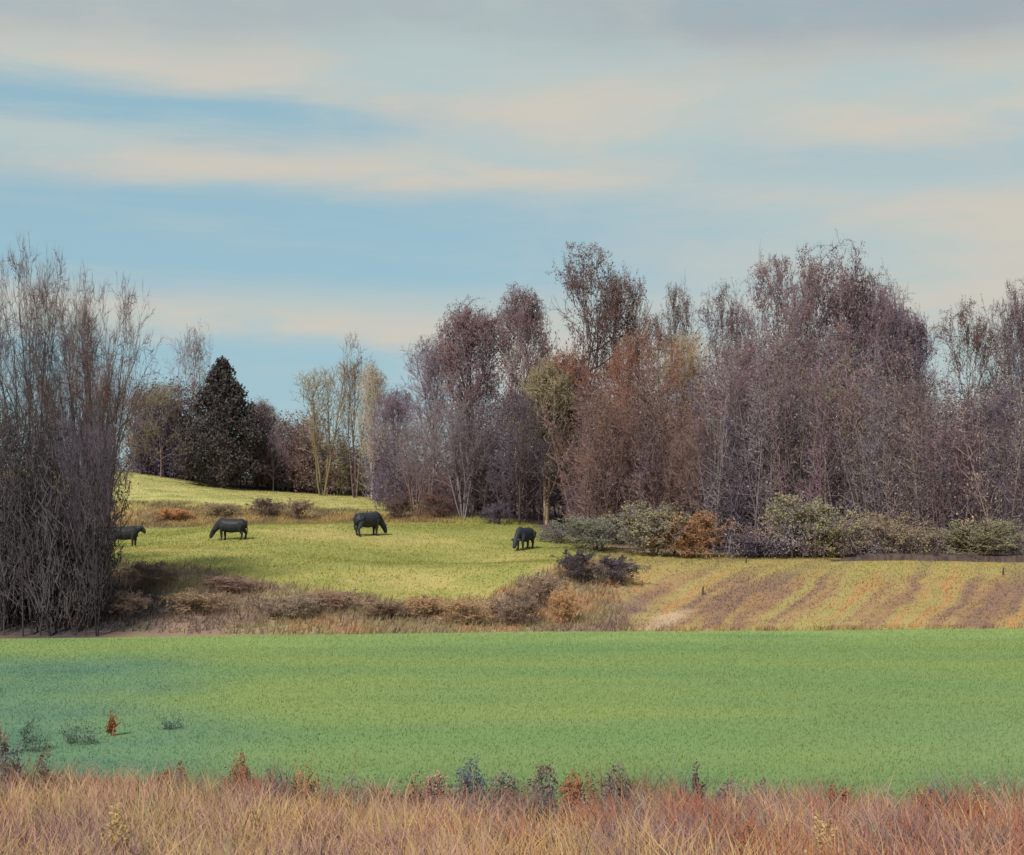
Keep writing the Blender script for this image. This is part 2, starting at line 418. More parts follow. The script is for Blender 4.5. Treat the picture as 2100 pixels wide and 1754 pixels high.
def build_land():
    xs = np.linspace(-34, 34, 100)
    X, Y, f = grid(xs, lambda x: (np.full_like(x, -30.0), np.full_like(x, 29.0)), 90)
    tag(link('foreground_bank', make_mesh('foreground_bank', np.stack([X, Y, height(X, Y)], 1), f, bank_colour(X, Y), True), M_BANK), kind='structure')
    xs = np.linspace(-60, 60, 240)
    X, Y, f = grid(xs, lambda x: (bank_edge(x) + 0.2, field_edge(x) + 0.35), 90)
    Z = height(X, Y) + 0.012
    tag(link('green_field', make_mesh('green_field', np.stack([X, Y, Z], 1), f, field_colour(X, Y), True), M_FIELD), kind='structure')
    fine = np.linspace(-52, 52, 260); far = 52 + np.cumsum(1.5 * 1.16 ** np.arange(34)); xs = np.concatenate([-far[::-1], fine, far])
    ys = np.concatenate([np.arange(0, 84, 0.42), 84 + np.cumsum(0.6 * 1.1 ** np.arange(58))])
    e = field_edge(xs)
    Xg = np.broadcast_to(xs[None], (len(ys), len(xs))); Yg = e[None] - 0.6 + ys[:, None]
    w = len(xs); i = (np.arange(len(ys) - 1)[:, None] * w + np.arange(w - 1)[None]).ravel()
    f = np.concatenate([np.stack([i, i + 1, i + w + 1], 1), np.stack([i, i + w + 1, i + w], 1)])
    X, Y = Xg.ravel(), Yg.ravel()
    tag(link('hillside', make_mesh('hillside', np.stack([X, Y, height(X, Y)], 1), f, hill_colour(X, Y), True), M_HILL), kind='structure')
    # the land beside and behind the viewer, down to the horizon
    s = 3000.0
    v = [(-s, -s, -1.2), (s, -s, -1.2), (s, s, -1.2), (-s, s, -1.2)]
    tag(link('distant_land', make_mesh('distant_land', v, [(0, 1, 2), (0, 2, 3)], np.tile(lin(120, 130, 96, GK), (4, 1))), M_HILL), kind='structure')
build_land()

# ------------------------------------------------------------------ blades of grass (nobody could count them)
def blades(name, label, pts, h, w, col, g, lean=0.35, mat=None, wind=(0.25, 0.0), cat='grass', seg=1):
    n = len(pts)
    a = g.normal(0, 0.45, n) if seg == 1 else g.uniform(0, 2 * math.pi, n); side = np.stack([np.cos(a), np.sin(a), np.zeros(n)], 1)
    tip = np.stack([g.normal(0, lean, n) + wind[0], g.normal(0, lean, n) + wind[1], np.ones(n)], 1) * h[:, None]
    if seg == 1:
        v = np.stack([pts - side * w[:, None] / 2, pts + side * w[:, None] / 2, pts + tip], 1); k = 3
        f = np.arange(n * 3).reshape(-1, 3)
    else:
        mid = tip * np.array([0.35, 0.35, 0.62])
        v = np.stack([pts - side * w[:, None] / 2, pts + side * w[:, None] / 2, pts + mid - side * w[:, None] * 0.4, pts + mid + side * w[:, None] * 0.4, pts + tip], 1); k = 5
        i = np.arange(n)[:, None] * 5
        f = np.stack([i + [0, 1, 3], i + [0, 3, 2], i + [2, 3, 4]], 1).reshape(-1, 3)
    o = link(name, make_mesh(name, v, f, np.repeat(col, k, 0)), mat or M_GRASS)
    tag(o, label, cat, kind='stuff')
    return o

def scatter(n, g, ymin, ymax, spread=0.385, pad=1.5):
    y = np.sqrt(g.uniform(ymin ** 2, ymax ** 2, n)); x = g.uniform(-1, 1, n) * (spread * y + pad)
    return x, y

def build_grass():
    g = np.random.default_rng(5)
    x, y = scatter(208000, g, 19.5, 61)
    k = (y < field_edge(x) + 0.3) & (y > bank_edge(x) - 0.4); x, y = x[k], y[k]
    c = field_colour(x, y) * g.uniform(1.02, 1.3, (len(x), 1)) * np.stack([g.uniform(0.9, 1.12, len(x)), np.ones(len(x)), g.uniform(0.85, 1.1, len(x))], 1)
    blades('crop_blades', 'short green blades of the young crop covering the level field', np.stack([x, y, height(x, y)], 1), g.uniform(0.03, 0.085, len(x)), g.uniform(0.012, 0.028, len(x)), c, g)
    x, y = scatter(230000, g, 57, 134)
    x = x * 1.0
    pm = pasture_mask(x, y); keep = (y > field_edge(x) + 0.2)
    wood = (x > -6) & (y > np.interp(x, [-8, 0, 8, 16, 24, 60], [108, 103, 92, 85, 83, 82]))
    keep &= ~wood; x, y, pm = x[keep], y[keep], pm[keep]
    c = hill_colour(x, y) * g.uniform(1.0, 1.42, (len(x), 1)) * np.stack([g.uniform(0.92, 1.1, len(x)), np.ones(len(x)), g.uniform(0.85, 1.1, len(x))], 1)
    tall = np.where((pm > 0.5) | (x > 5), 0.07, 0.30) * (0.6 + 0.9 * N2(x * 0.5, y * 0.5, 2))
    tall = np.where((y > 99) & (y < 110), np.maximum(tall, 0.22), tall)
    tall = np.where(y - field_edge(x) < 1.0, np.maximum(tall, 0.2), tall)
    blades('meadow_grass', 'short yellow green pasture grass and straw over the hillside', np.stack([x, y, height(x, y) - 0.01], 1), tall * g.uniform(0.6, 1.5, len(x)), g.uniform(0.03, 0.08, len(x)), c, g)
build_grass()

# ------------------------------------------------------------------ trees
GOLD = 2.39996
def rot_off(d, ang, az):
    d = d / np.linalg.norm(d); ref = np.array([1., 0, 0]) if abs(d[2]) > 0.9 else np.array([0, 0, 1.])
    a = np.cross(d, ref); a /= np.linalg.norm(a); b = np.cross(d, a)
    return d * math.cos(ang) + math.sin(ang) * (math.cos(az) * a + math.sin(az) * b)

KINDS = dict(
    # stems, trunk share of height before limbs, limb angle, limb length, up-pull, limb count
    round=dict(dome=(0.52, 0.45, 0.52), stems=1, t0=0.24, ang=(1.10, 0.35), L1=0.50, up=0.035, n=(16, 8, 7, 8), spread=0.0, wob=0.12, tr=0.016),
    oak=dict(dome=(0.56, 0.42, 0.52), stems=1, t0=0.36, ang=(1.0, 0.45), L1=0.46, up=0.045, n=(14, 8, 7, 8), spread=0.0, wob=0.19, tr=0.018),
    vase=dict(dome=(0.55, 0.44, 0.52), stems=3, t0=0.30, ang=(0.75, 0.3), L1=0.42, up=0.07, n=(11, 7, 6, 7), spread=0.30, wob=0.10, tr=0.011),
    column=dict(dome=(0.6, 0.4, 0.5), stems=2, t0=0.20, ang=(0.60, 0.25), L1=0.34, up=0.10, n=(14, 7, 6, 7), spread=0.08, wob=0.08, tr=0.011),
    multi=dict(stems=7, t0=0.30, ang=(0.62, 0.25), L1=0.27, up=0.07, n=(8, 5, 5, 5), spread=0.26, wob=0.14, tr=0.009),
    slender=dict(stems=4, t0=0.35, ang=(0.45, 0.3), L1=0.20, up=0.12, n=(8, 5, 4, 4), spread=0.17, wob=0.07, tr=0.007),
    shrub=dict(stems=11, t0=0.12, ang=(0.8, 0.5), L1=0.40, up=0.02, n=(6, 5, 4, 5), spread=0.50, wob=0.22, tr=0.012),
)
def gen_tree(kind, seed, twig=0.0009, leafy=0.0, leaf=0.009):
    g = np.random.default_rng(seed); K = KINDS[kind]
    trunk, crown, fol = MB(), MB(), MB()
    ends = []
    def grow(p, d, L, r, lev, wob, up):
        n = (7, 5, 3, 2)[lev]
        pts = [p]; dd = d / np.linalg.norm(d)
        for i in range(n):
            dd = dd + g.normal(0, wob, 3) + np.array([0, 0, up]); dd /= np.linalg.norm(dd)
            pts.append(pts[-1] + dd * L / n)
        pts = np.array(pts)
        rad = r * (1 - np.linspace(0, 1, n + 1) * (0.80 if lev else 0.72))
        (trunk if lev < 2 else crown).tube(pts, rad, (7, 5, 3, 3)[lev], cap=lev < 2)
        return pts, rad
    def child(pts, rad, t):
        f = t * (len(pts) - 1); i = min(int(f), len(pts) - 2); u = f - i
        return pts[i] * (1 - u) + pts[i + 1] * u, pts[i + 1] - pts[i], rad[i] * (1 - u) + rad[i + 1] * u
    def rec(pts, rad, L, lev, t0, clump):
        m = K['n'][lev] if lev else K['n'][0]
        az = g.uniform(0, 6.28)
        for j in range(m):
            t = t0 + (1 - t0) * (j + g.uniform(0.1, 0.9)) / m
            p, d, r = child(pts, rad, min(t, 0.995)); az += GOLD + g.normal(0, 0.3)
            a = K['ang'][0] * (1.15 - 0.6 * t) if lev == 0 else g.uniform(0.45, 0.95)
            a = max(0.12, a + g.normal(0, 0.12))
            cd = rot_off(d, a, az)
            if lev == 0:
                env = 0.55 + 0.75 * math.sin(math.pi * min(1.0, (t - t0) / (1 - t0) * 0.75 + 0.22))
                CL = K['L1'] * env * g.uniform(0.75, 1.15)
            else:
                CL = L * g.uniform(0.36, 0.62) * (1.1 - 0.35 * t)
            cl2 = clump if lev > 1 else g.random()
            if lev < 2:
                q, qr = grow(p, cd, CL, max(r * 0.62, twig * 1.4), lev + 1, K['wob'] * 1.5, K['up'])
                rec(q, qr, CL, lev + 1, 0.22, cl2)
            else:
                q, qr = grow(p, cd, CL, max(min(r * 0.6, twig * 2.2), twig * 1.2), 3, K['wob'] * 1.6, K['up'] * 0.6)
                k = K['n'][3]; tt = g.uniform(0.25, 1.0, k); idx = np.minimum((tt * 2).astype(int), 1); u = (tt * 2 - idx)[:, None]
                sp_ = q[idx] * (1 - u) + q[idx + 1] * u
                td = (q[-1] - q[0])[None] / CL + g.normal(0, 0.55, (k, 3)) + np.array([0, 0, 0.25])
                crown.cones(sp_, td, g.uniform(0.018, 0.05, k), twig * 0.9)
                if leafy and cl2 < leafy:
                    w = int(4 + 16 * (1 - cl2 / max(leafy, 1e-6)))
                    fol.leaves(q[g.integers(0, 3, w)] + g.normal(0, 0.012, (w, 3)), leaf, g)
    for s in range(K['stems']):
        az = s * GOLD + g.uniform(-0.4, 0.4); sp = K['spread'] * (0.35 + 0.75 * math.sqrt((s + 0.5) / K['stems'])) if K['stems'] > 1 else 0.03
        d = np.array([math.cos(az) * sp, math.sin(az) * sp, 1.0])
        p = np.array([math.cos(az), math.sin(az), 0]) * (0.012 * math.sqrt(s) if K['stems'] > 1 else 0) - np.array([0, 0, 0.012])
        H = g.uniform(0.68, 0.84) if K['stems'] > 1 else 0.80
        pts, rad = grow(p, d, H, K['tr'] * g.uniform(0.8, 1.1), 0, K['wob'] * 0.55, 0.05)
        rec(pts, rad, H, 0, K['t0'] if K['stems'] == 1 else K['t0'] * g.uniform(0.7, 1.4), g.random())
    parts = [trunk, crown, fol]
    allv = np.vstack([np.vstack(m.v) for m in (trunk, crown)])
    zt = np.percentile(allv[:, 2], 99.8); wd = 2 * np.percentile(np.hypot(allv[:, 0], allv[:, 1]), 93)
    for m in parts:
        for a in m.v:
            a[:, :2] /= wd; a[:, 2] /= zt
            if 'dome' in K:                     # twigs stop at a rounded outline
                cz, hz, hr = K['dome']
                q = a - [0, 0, cz]; rho = np.sqrt((q[:, 0] / hr) ** 2 + (q[:, 1] / hr) ** 2 + np.where(q[:, 2] > 0, (q[:, 2] / hz) ** 2, 0))
                lim = 0.78; k_ = np.where(rho > lim, (lim + (rho - lim) * 0.45) / np.maximum(rho, 1e-6), 1.0)
                a[:, :2] *= k_[:, None]; a[:, 2] = np.where(q[:, 2] > 0, cz + q[:, 2] * k_, a[:, 2])
    allv = np.vstack([np.vstack(m.v) for m in (trunk, crown)])
    zt = np.percentile(allv[:, 2], 99.7); wd = 2 * np.percentile(np.hypot(allv[:, 0], allv[:, 1]), 94)
    out = []
    for nm, m in zip(('trunk', 'crown', 'foliage'), parts):
        if not m.v: out.append(None); continue
        for a in m.v: a[:, :2] /= wd; a[:, 2] /= zt
        out.append(m.mesh(kind + '_' + nm, smooth=(nm == 'trunk')))
    for me, mt in zip(out, (M_BARK, M_TWIG, M_LEAF)):
        if me: me.materials.append(mt)
    return out

VAR = {}
def variant(kind, seed, leafy=0.0, leaf=0.009, twig=0.00115):
    key = (kind, seed, leafy, leaf, twig)
    if key not in VAR: VAR[key] = gen_tree(kind, seed * 7 + 3, twig, leafy, leaf)
    return VAR[key]

def tree(name, label, cat, px, top, wpx, Y, meshes, bark, twigs, leafc=None, group=None, rz=None, sink=0.05):
    x, y, z = ground(px, Y)
    H = EYE - (top - HY) * Y / F_PX - z
    W = wpx * Y / F_PX
    t = empty(name, (x, y, z - sink), random.uniform(0, 6.28) if rz is None else rz)
    tag(t, label, cat, group)
    for nm, me, c in zip(('trunk', 'crown', 'foliage'), meshes, (bark, twigs, leafc)):
        if me is None or c is None: continue
        o = link(nm, me, None, t); o.scale = (W, W, H); o.color = (*c, 1.0)
    return t

TK = 1.22
mauve = lin(112, 95, 106, TK); dusk = lin(89, 79, 93, TK); rust = lin(124, 88, 76, TK); tan = lin(150, 132, 108, TK)
olive = lin(138, 130, 92, TK); brown = lin(114, 93, 88, TK); umber = lin(96, 79, 78, TK); greyb = lin(113, 103, 109, TK)
plum = lin(110, 86, 97, TK); pale = lin(158, 146, 132, TK); darkb = lin(70, 62, 63, TK); orange = lin(146, 112, 86, TK)
leafbr = lin(104, 80, 76, TK); yolive = lin(134, 128, 98, TK); ggreen = lin(114, 114, 102, TK)

def build_dark_ridge():  # low ridge in a dark colour along the foot of the right wood
    g = np.random.default_rng(8); px = np.linspace(1690, 2420, 150); Y = 81.0 + 0.5 * np.sin(px / 90.0)
    x = (px - CX) * Y / F_PX; t = smooth(px, 1690, 1790); v = []
    hh = t * (0.34 + 0.22 * (N1(x * 0.9, 2.0, 3) - 0.5))
    prof = [(-0.45, -0.1), (-0.28, 0.75), (-0.1, 1.0), (0.35, 0.95), (1.1, -0.1)]
    for dy, k in prof: v.append(np.stack([x, Y + dy + 0.15 * (N2(x * 1.7, 5 + dy, 2) - 0.5), height(x, Y + dy) + hh * k - 0.02], 1))
    v = np.stack(v, 1); n, m = v.shape[:2]; i = (np.arange(n - 1)[:, None] * m + np.arange(m - 1)[None]).ravel()
    f = np.concatenate([np.stack([i, i + m, i + m + 1], 1), np.stack([i, i + m + 1, i + 1], 1)])
    c = pal([(0.3, lin(70, 60, 62, GK)), (0.7, lin(96, 82, 76, GK))], g.random(n * m))
    tag(link('dark_ridge', make_mesh('dark_ridge', v, f, c, True), M_HILL), kind='structure')
build_dark_ridge()

def build_trees():
    V = variant
    rd = [V('round', 1, 0.75, 0.012), V('round', 2, 0.7, 0.012), V('round', 3, 0.5, 0.011)]
    ok = [V('oak', 1, 0.75, 0.012), V('oak', 2, 0.75, 0.012)]
    cl = [V('column', 1, 0.6, 0.011), V('column', 2, 0.65, 0.011)]; cl.append(cl[0])
    vs = [V('vase', 1, 0.6, 0.012)]; vs.append(vs[0])
    mu = [V('multi', 1, 0.12, 0.007, 0.0007), V('multi', 2, 0, 0.009, 0.0007), V('multi', 3, 0.2, 0.007, 0.0007), V('multi', 4, 0, 0.009, 0.0007)]
    sl = [V('slender', 1), V('slender', 2)]
    wg = 'trees of the wood behind the pasture'
    T = [
     # px, top, width, Y, meshes, bark, twigs, leaves, label
     (662, 742, 130, 128, sl[0], lin(106, 94, 74, TK), lin(128, 116, 92, TK), None, 'slender olive tree with stems spreading in a V beyond the upper pasture', 'bare_tree'),
     (728, 688, 80, 127, sl[1], umber, lin(124, 108, 92, TK), None, 'thin tall bare tree standing up right of the V-shaped olive tree', 'bare_tree'),
     (762, 740, 70, 124, cl[2], pale, pale, None, 'pale grey trunked bare tree at the left end of the wood', 'birch_tree'),
     (815, 790, 110, 118, cl[0], greyb, mauve, None, 'low grey mauve tree at the left end of the wood, sky gaps in it', 'bare_tree'),
     (880, 690, 130, 114, cl[1], greyb, mauve, None, 'loose mauve tree between the low grey tree and the tall columnar one', 'bare_tree'),
     (965, 612, 150, 110, cl[0], greyb, mauve, leafbr, 'tall columnar mauve brown tree with a flat dense top', 'bare_tree'),
     (1065, 586, 130, 109, cl[1], pale, mauve, leafbr, 'narrow brown tipped tree just left of the forked oak', 'bare_tree'),
     (1190, 500, 250, 108, ok[0], darkb, umber, leafbr, 'tall oak with dark forked trunk against the sky, highest of the middle trees', 'oak_tree'),
     (1296, 545, 170, 110, ok[1], darkb, umber, leafbr, 'brown clumped oak right beside the tall forked oak', 'oak_tree'),
     (1388, 580, 130, 112, rd[0], umber, umber, leafbr, 'rounded dark brown tree between the oak pair and the dense brown crown', 'bare_tree'),
     (1472, 580, 150, 112, rd[1], umber, dusk, leafbr, 'dense dark brown crown left of the great pale crown', 'bare_tree'),
     (1590, 515, 210, 108, rd[0], dusk, mauve, brown, 'left half of the great rounded pale mauve crown', 'bare_tree'),
     (1695, 497, 240, 110, vs[0], dusk, mauve, brown, 'highest pale mauve tree with fanned branches in the great crown', 'bare_tree'),
     (1790, 560, 170, 112, vs[1], dusk, mauve, mauve, 'pale open tree with bright sky gaps right of the great crown', 'bare_tree'),
     (1852, 612, 120, 111, cl[2], dusk, mauve, dusk, 'narrow grey tree at the right shoulder of the great crown', 'bare_tree'),
     (1970, 615, 190, 106, rd[1], darkb, umber, leafbr, 'dark crowned tree standing apart near the right edge, tall gaps below it', 'bare_tree'),
     (2088, 570, 130, 108, vs[0], darkb, dusk, brown, 'dark tree cut by the right edge, taller than its neighbour', 'bare_tree'),
     # lower, coloured trees along the front of the wood
     (1120, 735, 130, 103, cl[2], tan, lin(126, 116, 94, TK), lin(130, 120, 96, TK), 'straw coloured slender tree in front of the oak, left of the russet one', 'bare_tree'),
     (1165, 715, 120, 104, cl[1], rust, rust, rust, 'russet orange leaved young tree beneath the forked oak', 'beech_tree'),
     (1330, 655, 210, 101, V('round', 4, 0.8, 0.011), rust, rust, rust, 'broad rust red tree in the middle of the wood', 'beech_tree'),
     (1405, 670, 160, 104, V('round', 5, 0.6, 0.010), tan, tan, lin(150, 120, 88, TK), 'tan leaved tree behind the broad rust red one', 'bare_tree'),
     (1235, 800, 180, 98, rd[1], plum, brown, rust, 'lower reddish brown tree under the oak pair', 'bare_tree'),
     (1065, 800, 170, 101, rd[0], darkb, dusk, darkb, 'dark purple grey tree behind the rightmost cow', 'bare_tree'),
     (950, 820, 150, 103, mu[1], greyb, greyb, None, 'grey many stemmed tree in front of the tall columnar one', 'bare_tree'),
     (855, 850, 130, 104, mu[2], brown, greyb, brown, 'low grey brown many stemmed tree right above the third cow', 'bare_tree'),
     (1525, 690, 200, 96, rd[0], plum, plum, plum, 'plum coloured bushy tree in the middle of the right wood', 'bare_tree'),
     (1640, 745, 190, 94, rd[2], tan, lin(126, 112, 104, TK), lin(120, 106, 100, TK), 'buff grey round tree below the great pale crown', 'bare_tree'),
     (1745, 800, 170, 95, rd[1], brown, brown, rust, 'warm brown low tree right of the buff grey one', 'bare_tree'),
     (1845, 780, 190, 96, rd[0], greyb, greyb, brown, 'grey brown bushy tree left of the dark crowned tree', 'bare_tree'),
     (1955, 870, 190, 92, rd[2], dusk, plum, plum, 'low purple tree in front of the dark crowned tree', 'bare_tree'),
     (2065, 790, 190, 93, rd[1], darkb, dusk, dusk, 'dense purple grey tree at the right edge in front of the tall dark one', 'bare_tree'),
     (1440, 860, 170, 93, V('round', 4, 0.8, 0.011), brown, brown, brown, 'brown bushy tree behind the green and orange shrub', 'bare_tree'),
    ]
    for px, top, w, Y, me, b, tw, lf, lab, nm in T:
        tree(nm, lab, 'tree', px, top, w * 1.12, Y, me, b, tw, lf, wg)
    lg = 'tall many stemmed trees at the left edge'
    L = [
     (-60, 545, 230, 61, mu[0], darkb, darkb, brown, 'dark many stemmed tree cut off by the left edge of the picture'),
     (66, 500, 190, 60, mu[1], darkb, umber, None, 'tallest bare topped tree of the left clump'),
     (105, 690, 210, 58, mu[2], darkb, darkb, brown, 'grey brown tree in the front of the left clump, second from the edge'),
     (160, 565, 200, 62, mu[3], darkb, umber, None, 'loose twigged tree in the middle of the left clump'),
     (205, 570, 190, 60, mu[1], darkb, umber, None, 'airy tree leaning right with few high twigs in the left clump'),
     (205, 720, 200, 60.5, mu[2], brown, rust, rust, 'reddish brown tree on the right side of the left clump'),
     (5, 760, 220, 57.5, mu[3], darkb, darkb, None, 'lower dark stemmed tree at the foot of the left edge'),
     (178, 820, 150, 57.4, mu[0], darkb, dusk, None, 'lower grey stemmed tree at the right foot of the left clump'),
    ]
    for px, top, w, Y, me, b, tw, lf, lab in L:
        tree('many_stemmed_tree', lab, 'tree', px, top, w, Y, me, b, tw, lf, lg)
    bg = 'trees along the top of the upper pasture'
    B = [
     (372, 660, 130, 131, ok[1], umber, brown, None, 'bare tree with dark top twigs just left of the cedar', 'bare_tree'),
     (330, 780, 140, 129, V('round', 5, 0.6, 0.010), umber, lin(116, 106, 82, TK), lin(126, 112, 88, TK), 'olive brown bushy tree between the left clump and the cedar', 'bare_tree'),
     (268, 800, 130, 131, rd[1], brown, brown, brown, 'brown tree half hidden behind the left clump', 'bare_tree'),
     (530, 815, 90, 134, cl[0], greyb, greyb, brown, 'grey small tree peeping out right of the cedar', 'bare_tree'),
     (590, 860, 110, 132, rd[0], brown, brown, brown, 'low brown round tree between the cedar and the V-stemmed tree', 'bare_tree'),
     (560, 885, 100, 130, rd[2], greyb, mauve, None, 'low mauve grey tree touching the right side of the cedar', 'bare_tree'),
    ]
    for px, top, w, Y, me, b, tw, lf, lab, nm in B:
        tree(nm, lab, 'tree', px, top, w, Y, me, b, tw, lf, bg)
build_trees()

def build_cedar():
    g = np.random.default_rng(21); Y = 128.0
    x, y, z = ground(455, Y); H = EYE - (735 - HY) * Y / F_PX - z
    t = tag(empty('cedar_tree', (x, y, z)), 'dense dark conical cedar standing on the upper pasture', 'tree')
    tr = MB(); tr.tube([(0, 0, -0.1), (0.05, 0, H * 0.4), (0.0, 0.05, H * 0.8), (0, 0, H * 0.97)], [0.26, 0.2, 0.09, 0.02], 8)
    o = link('trunk', tr.mesh('cedar_trunk', True), M_BARK, t); o.color = (*umber, 1)
    m = MB(); lv = MB()
    for k in range(300):
        u = g.random() ** 0.8; zz = H * (0.04 + 0.95 * u); az = g.uniform(0, 6.28)
        R = 4.7 * (1 - u) ** 0.8 * (0.75 + 0.35 * g.random()) * (0.85 if u < 0.08 else 1) + 0.12
        d = np.array([math.cos(az), math.sin(az), 0.55]); 
        pts = np.array([[0, 0, zz], d * R * 0.55 + [0, 0, zz], d * R + [0, 0, zz + 0.12 * R]]); pts[:, 2] -= R * 0.35
        pts[:, 2] = np.maximum(pts[:, 2], 0.08)
        m.tube(pts, [0.035, 0.02, 0.006], 3, cap=False)
        n = int(14 + 32 * R); tt = np.sqrt(g.random(n))[:, None] * 0.9 + 0.1
        P = pts[0] + (pts[2] - pts[0]) * tt + g.normal(0, 0.10 + 0.05 * R, (n, 3))
        P[:, 2] = np.maximum(P[:, 2], 0.05)
        lv.leaves(P, 0.24, g, up=0.9)
    o = link('branches', m.mesh('cedar_branches'), M_BARK, t); o.color = (*umber, 1)
    o = link('crown', lv.mesh('cedar_crown'), M_LEAF, t); o.color = (*lin(80, 73, 74, 1.0), 1)
build_cedar()

# ------------------------------------------------------------------ undergrowth that reads as one mass
def thicket(name, label, regions, seed, cat='thicket', loose=1.0, leafy=0.75):
    """regions: (number, px0, px1, Y0, Y1, top py high, top py low, palette)"""
    g = np.random.default_rng(seed); m = MB()
    for n, p0, p1, Y0, Y1, ta, tb, cols in regions:
        y = g.uniform(Y0, Y1, n); x = (g.uniform(p0, p1, n) - CX) * y / F_PX; z = height(x, y)
        H = np.maximum(EYE - (ta + (tb - ta) * g.random(n) ** 1.3 - HY) * y / F_PX - z, 0.6)
        cols = np.array(cols); q = np.clip((N2(x * 0.28, y * 0.2, 3) * 1.7 - 0.35) * len(cols), 0, len(cols) - 1).astype(int)
        c = cols[q] * g.uniform(0.75, 1.25, (n, 1))
        d = np.stack([g.normal(0, 0.12, n), g.normal(0, 0.12, n), np.ones(n)], 1); b = np.stack([x, y, z - 0.05], 1)
        m.cones(b, d, H, 0.010 + 0.004 * H, c * 0.6)
        kk = (14 + 3.7 * H).astype(int); ix = np.repeat(np.arange(n), kk); k = len(ix)
        tt = g.uniform(0.12, 0.97, (k, 1)); P = b[ix] + d[ix] * H[ix, None] * tt + np.concatenate([g.normal(0, 0.3, (k, 2)), np.zeros((k, 1))], 1)
        D = np.concatenate([g.normal(0, 0.75 * loose, (k, 2)), g.normal(0.6, 0.35 * loose, (k, 1))], 1); Dn = D / np.linalg.norm(D, axis=1, keepdims=True)
        L = g.uniform(0.12, 0.34, k) * np.minimum(H[ix], 5.5) * (1.15 - 0.75 * tt[:, 0])
        m.cones(P, D, L, 0.0225, c[ix])
        for rep in range(1):
            e = P + Dn * (L * g.uniform(0.25, 0.95, k))[:, None]
            m.cones(e, D + g.normal(0, 0.6 * loose, (k, 3)), L * 0.6, 0.019, c[ix])
        for rep in range(2):
            s_ = g.random(k) < leafy
            m.leaves(e[s_] + g.normal(0, 0.28, (s_.sum(), 3)), 0.0017 * y[ix][s_], g, c[ix][s_] * g.uniform(0.8, 1.0, (s_.sum(), 1)), up=0.4)
    o = link(name, m.mesh(name), M_STUFF)
    return tag(o, label, cat, kind='stuff')

olv2, tan2 = lin(114, 106, 92, TK), lin(120, 106, 101, TK)
thicket('woodland_undergrowth', 'dense purple brown undergrowth filling the foot of the wood', [
    (340, 1180, 1500, 92, 118, 740, 1000, [dusk, umber, rust, dusk, brown, umber]),
    (470, 1460, 1820, 88, 118, 655, 1000, [dusk, plum, olv2, greyb, dusk, brown, umber]),
    (430, 1760, 2260, 86, 116, 760, 1000, [dusk, greyb, dusk, tan2, plum, umber, darkb]),
    (240, 940, 1230, 102, 122, 790, 1000, [darkb, dusk, umber, dusk, darkb]),
    (170, 770, 1000, 108, 126, 890, 1010, [greyb, dusk, brown, dusk, umber]),
    (170, 280, 400, 129.5, 135, 775, 960, [olv2, brown, olv2, umber, dusk]),
    (150, 520, 660, 131, 140, 840, 970, [greyb, brown, umber, dusk, umber]),
    (130, 640, 800, 131, 142, 865, 980, [olv2, olive, brown, olv2, tan2]),
    (230, 200, 800, 130.5, 138, 915, 990, [umber, brown, olv2, dusk, umber]),
    (150, 1500, 2200, 82, 86, 1060, 1130, [dusk, olive, greyb, brown, tan]),
], 31)
thicket('left_clump_undergrowth', 'dark grey stems crowded at the foot of the left trees', [
    (340, -220, 212, 56.2, 63, 830, 1200, [lin(58, 53, 57, TK), darkb, lin(72, 66, 72, TK), darkb, lin(62, 54, 54, TK)]),
], 32, loose=0.4, leafy=0.7)

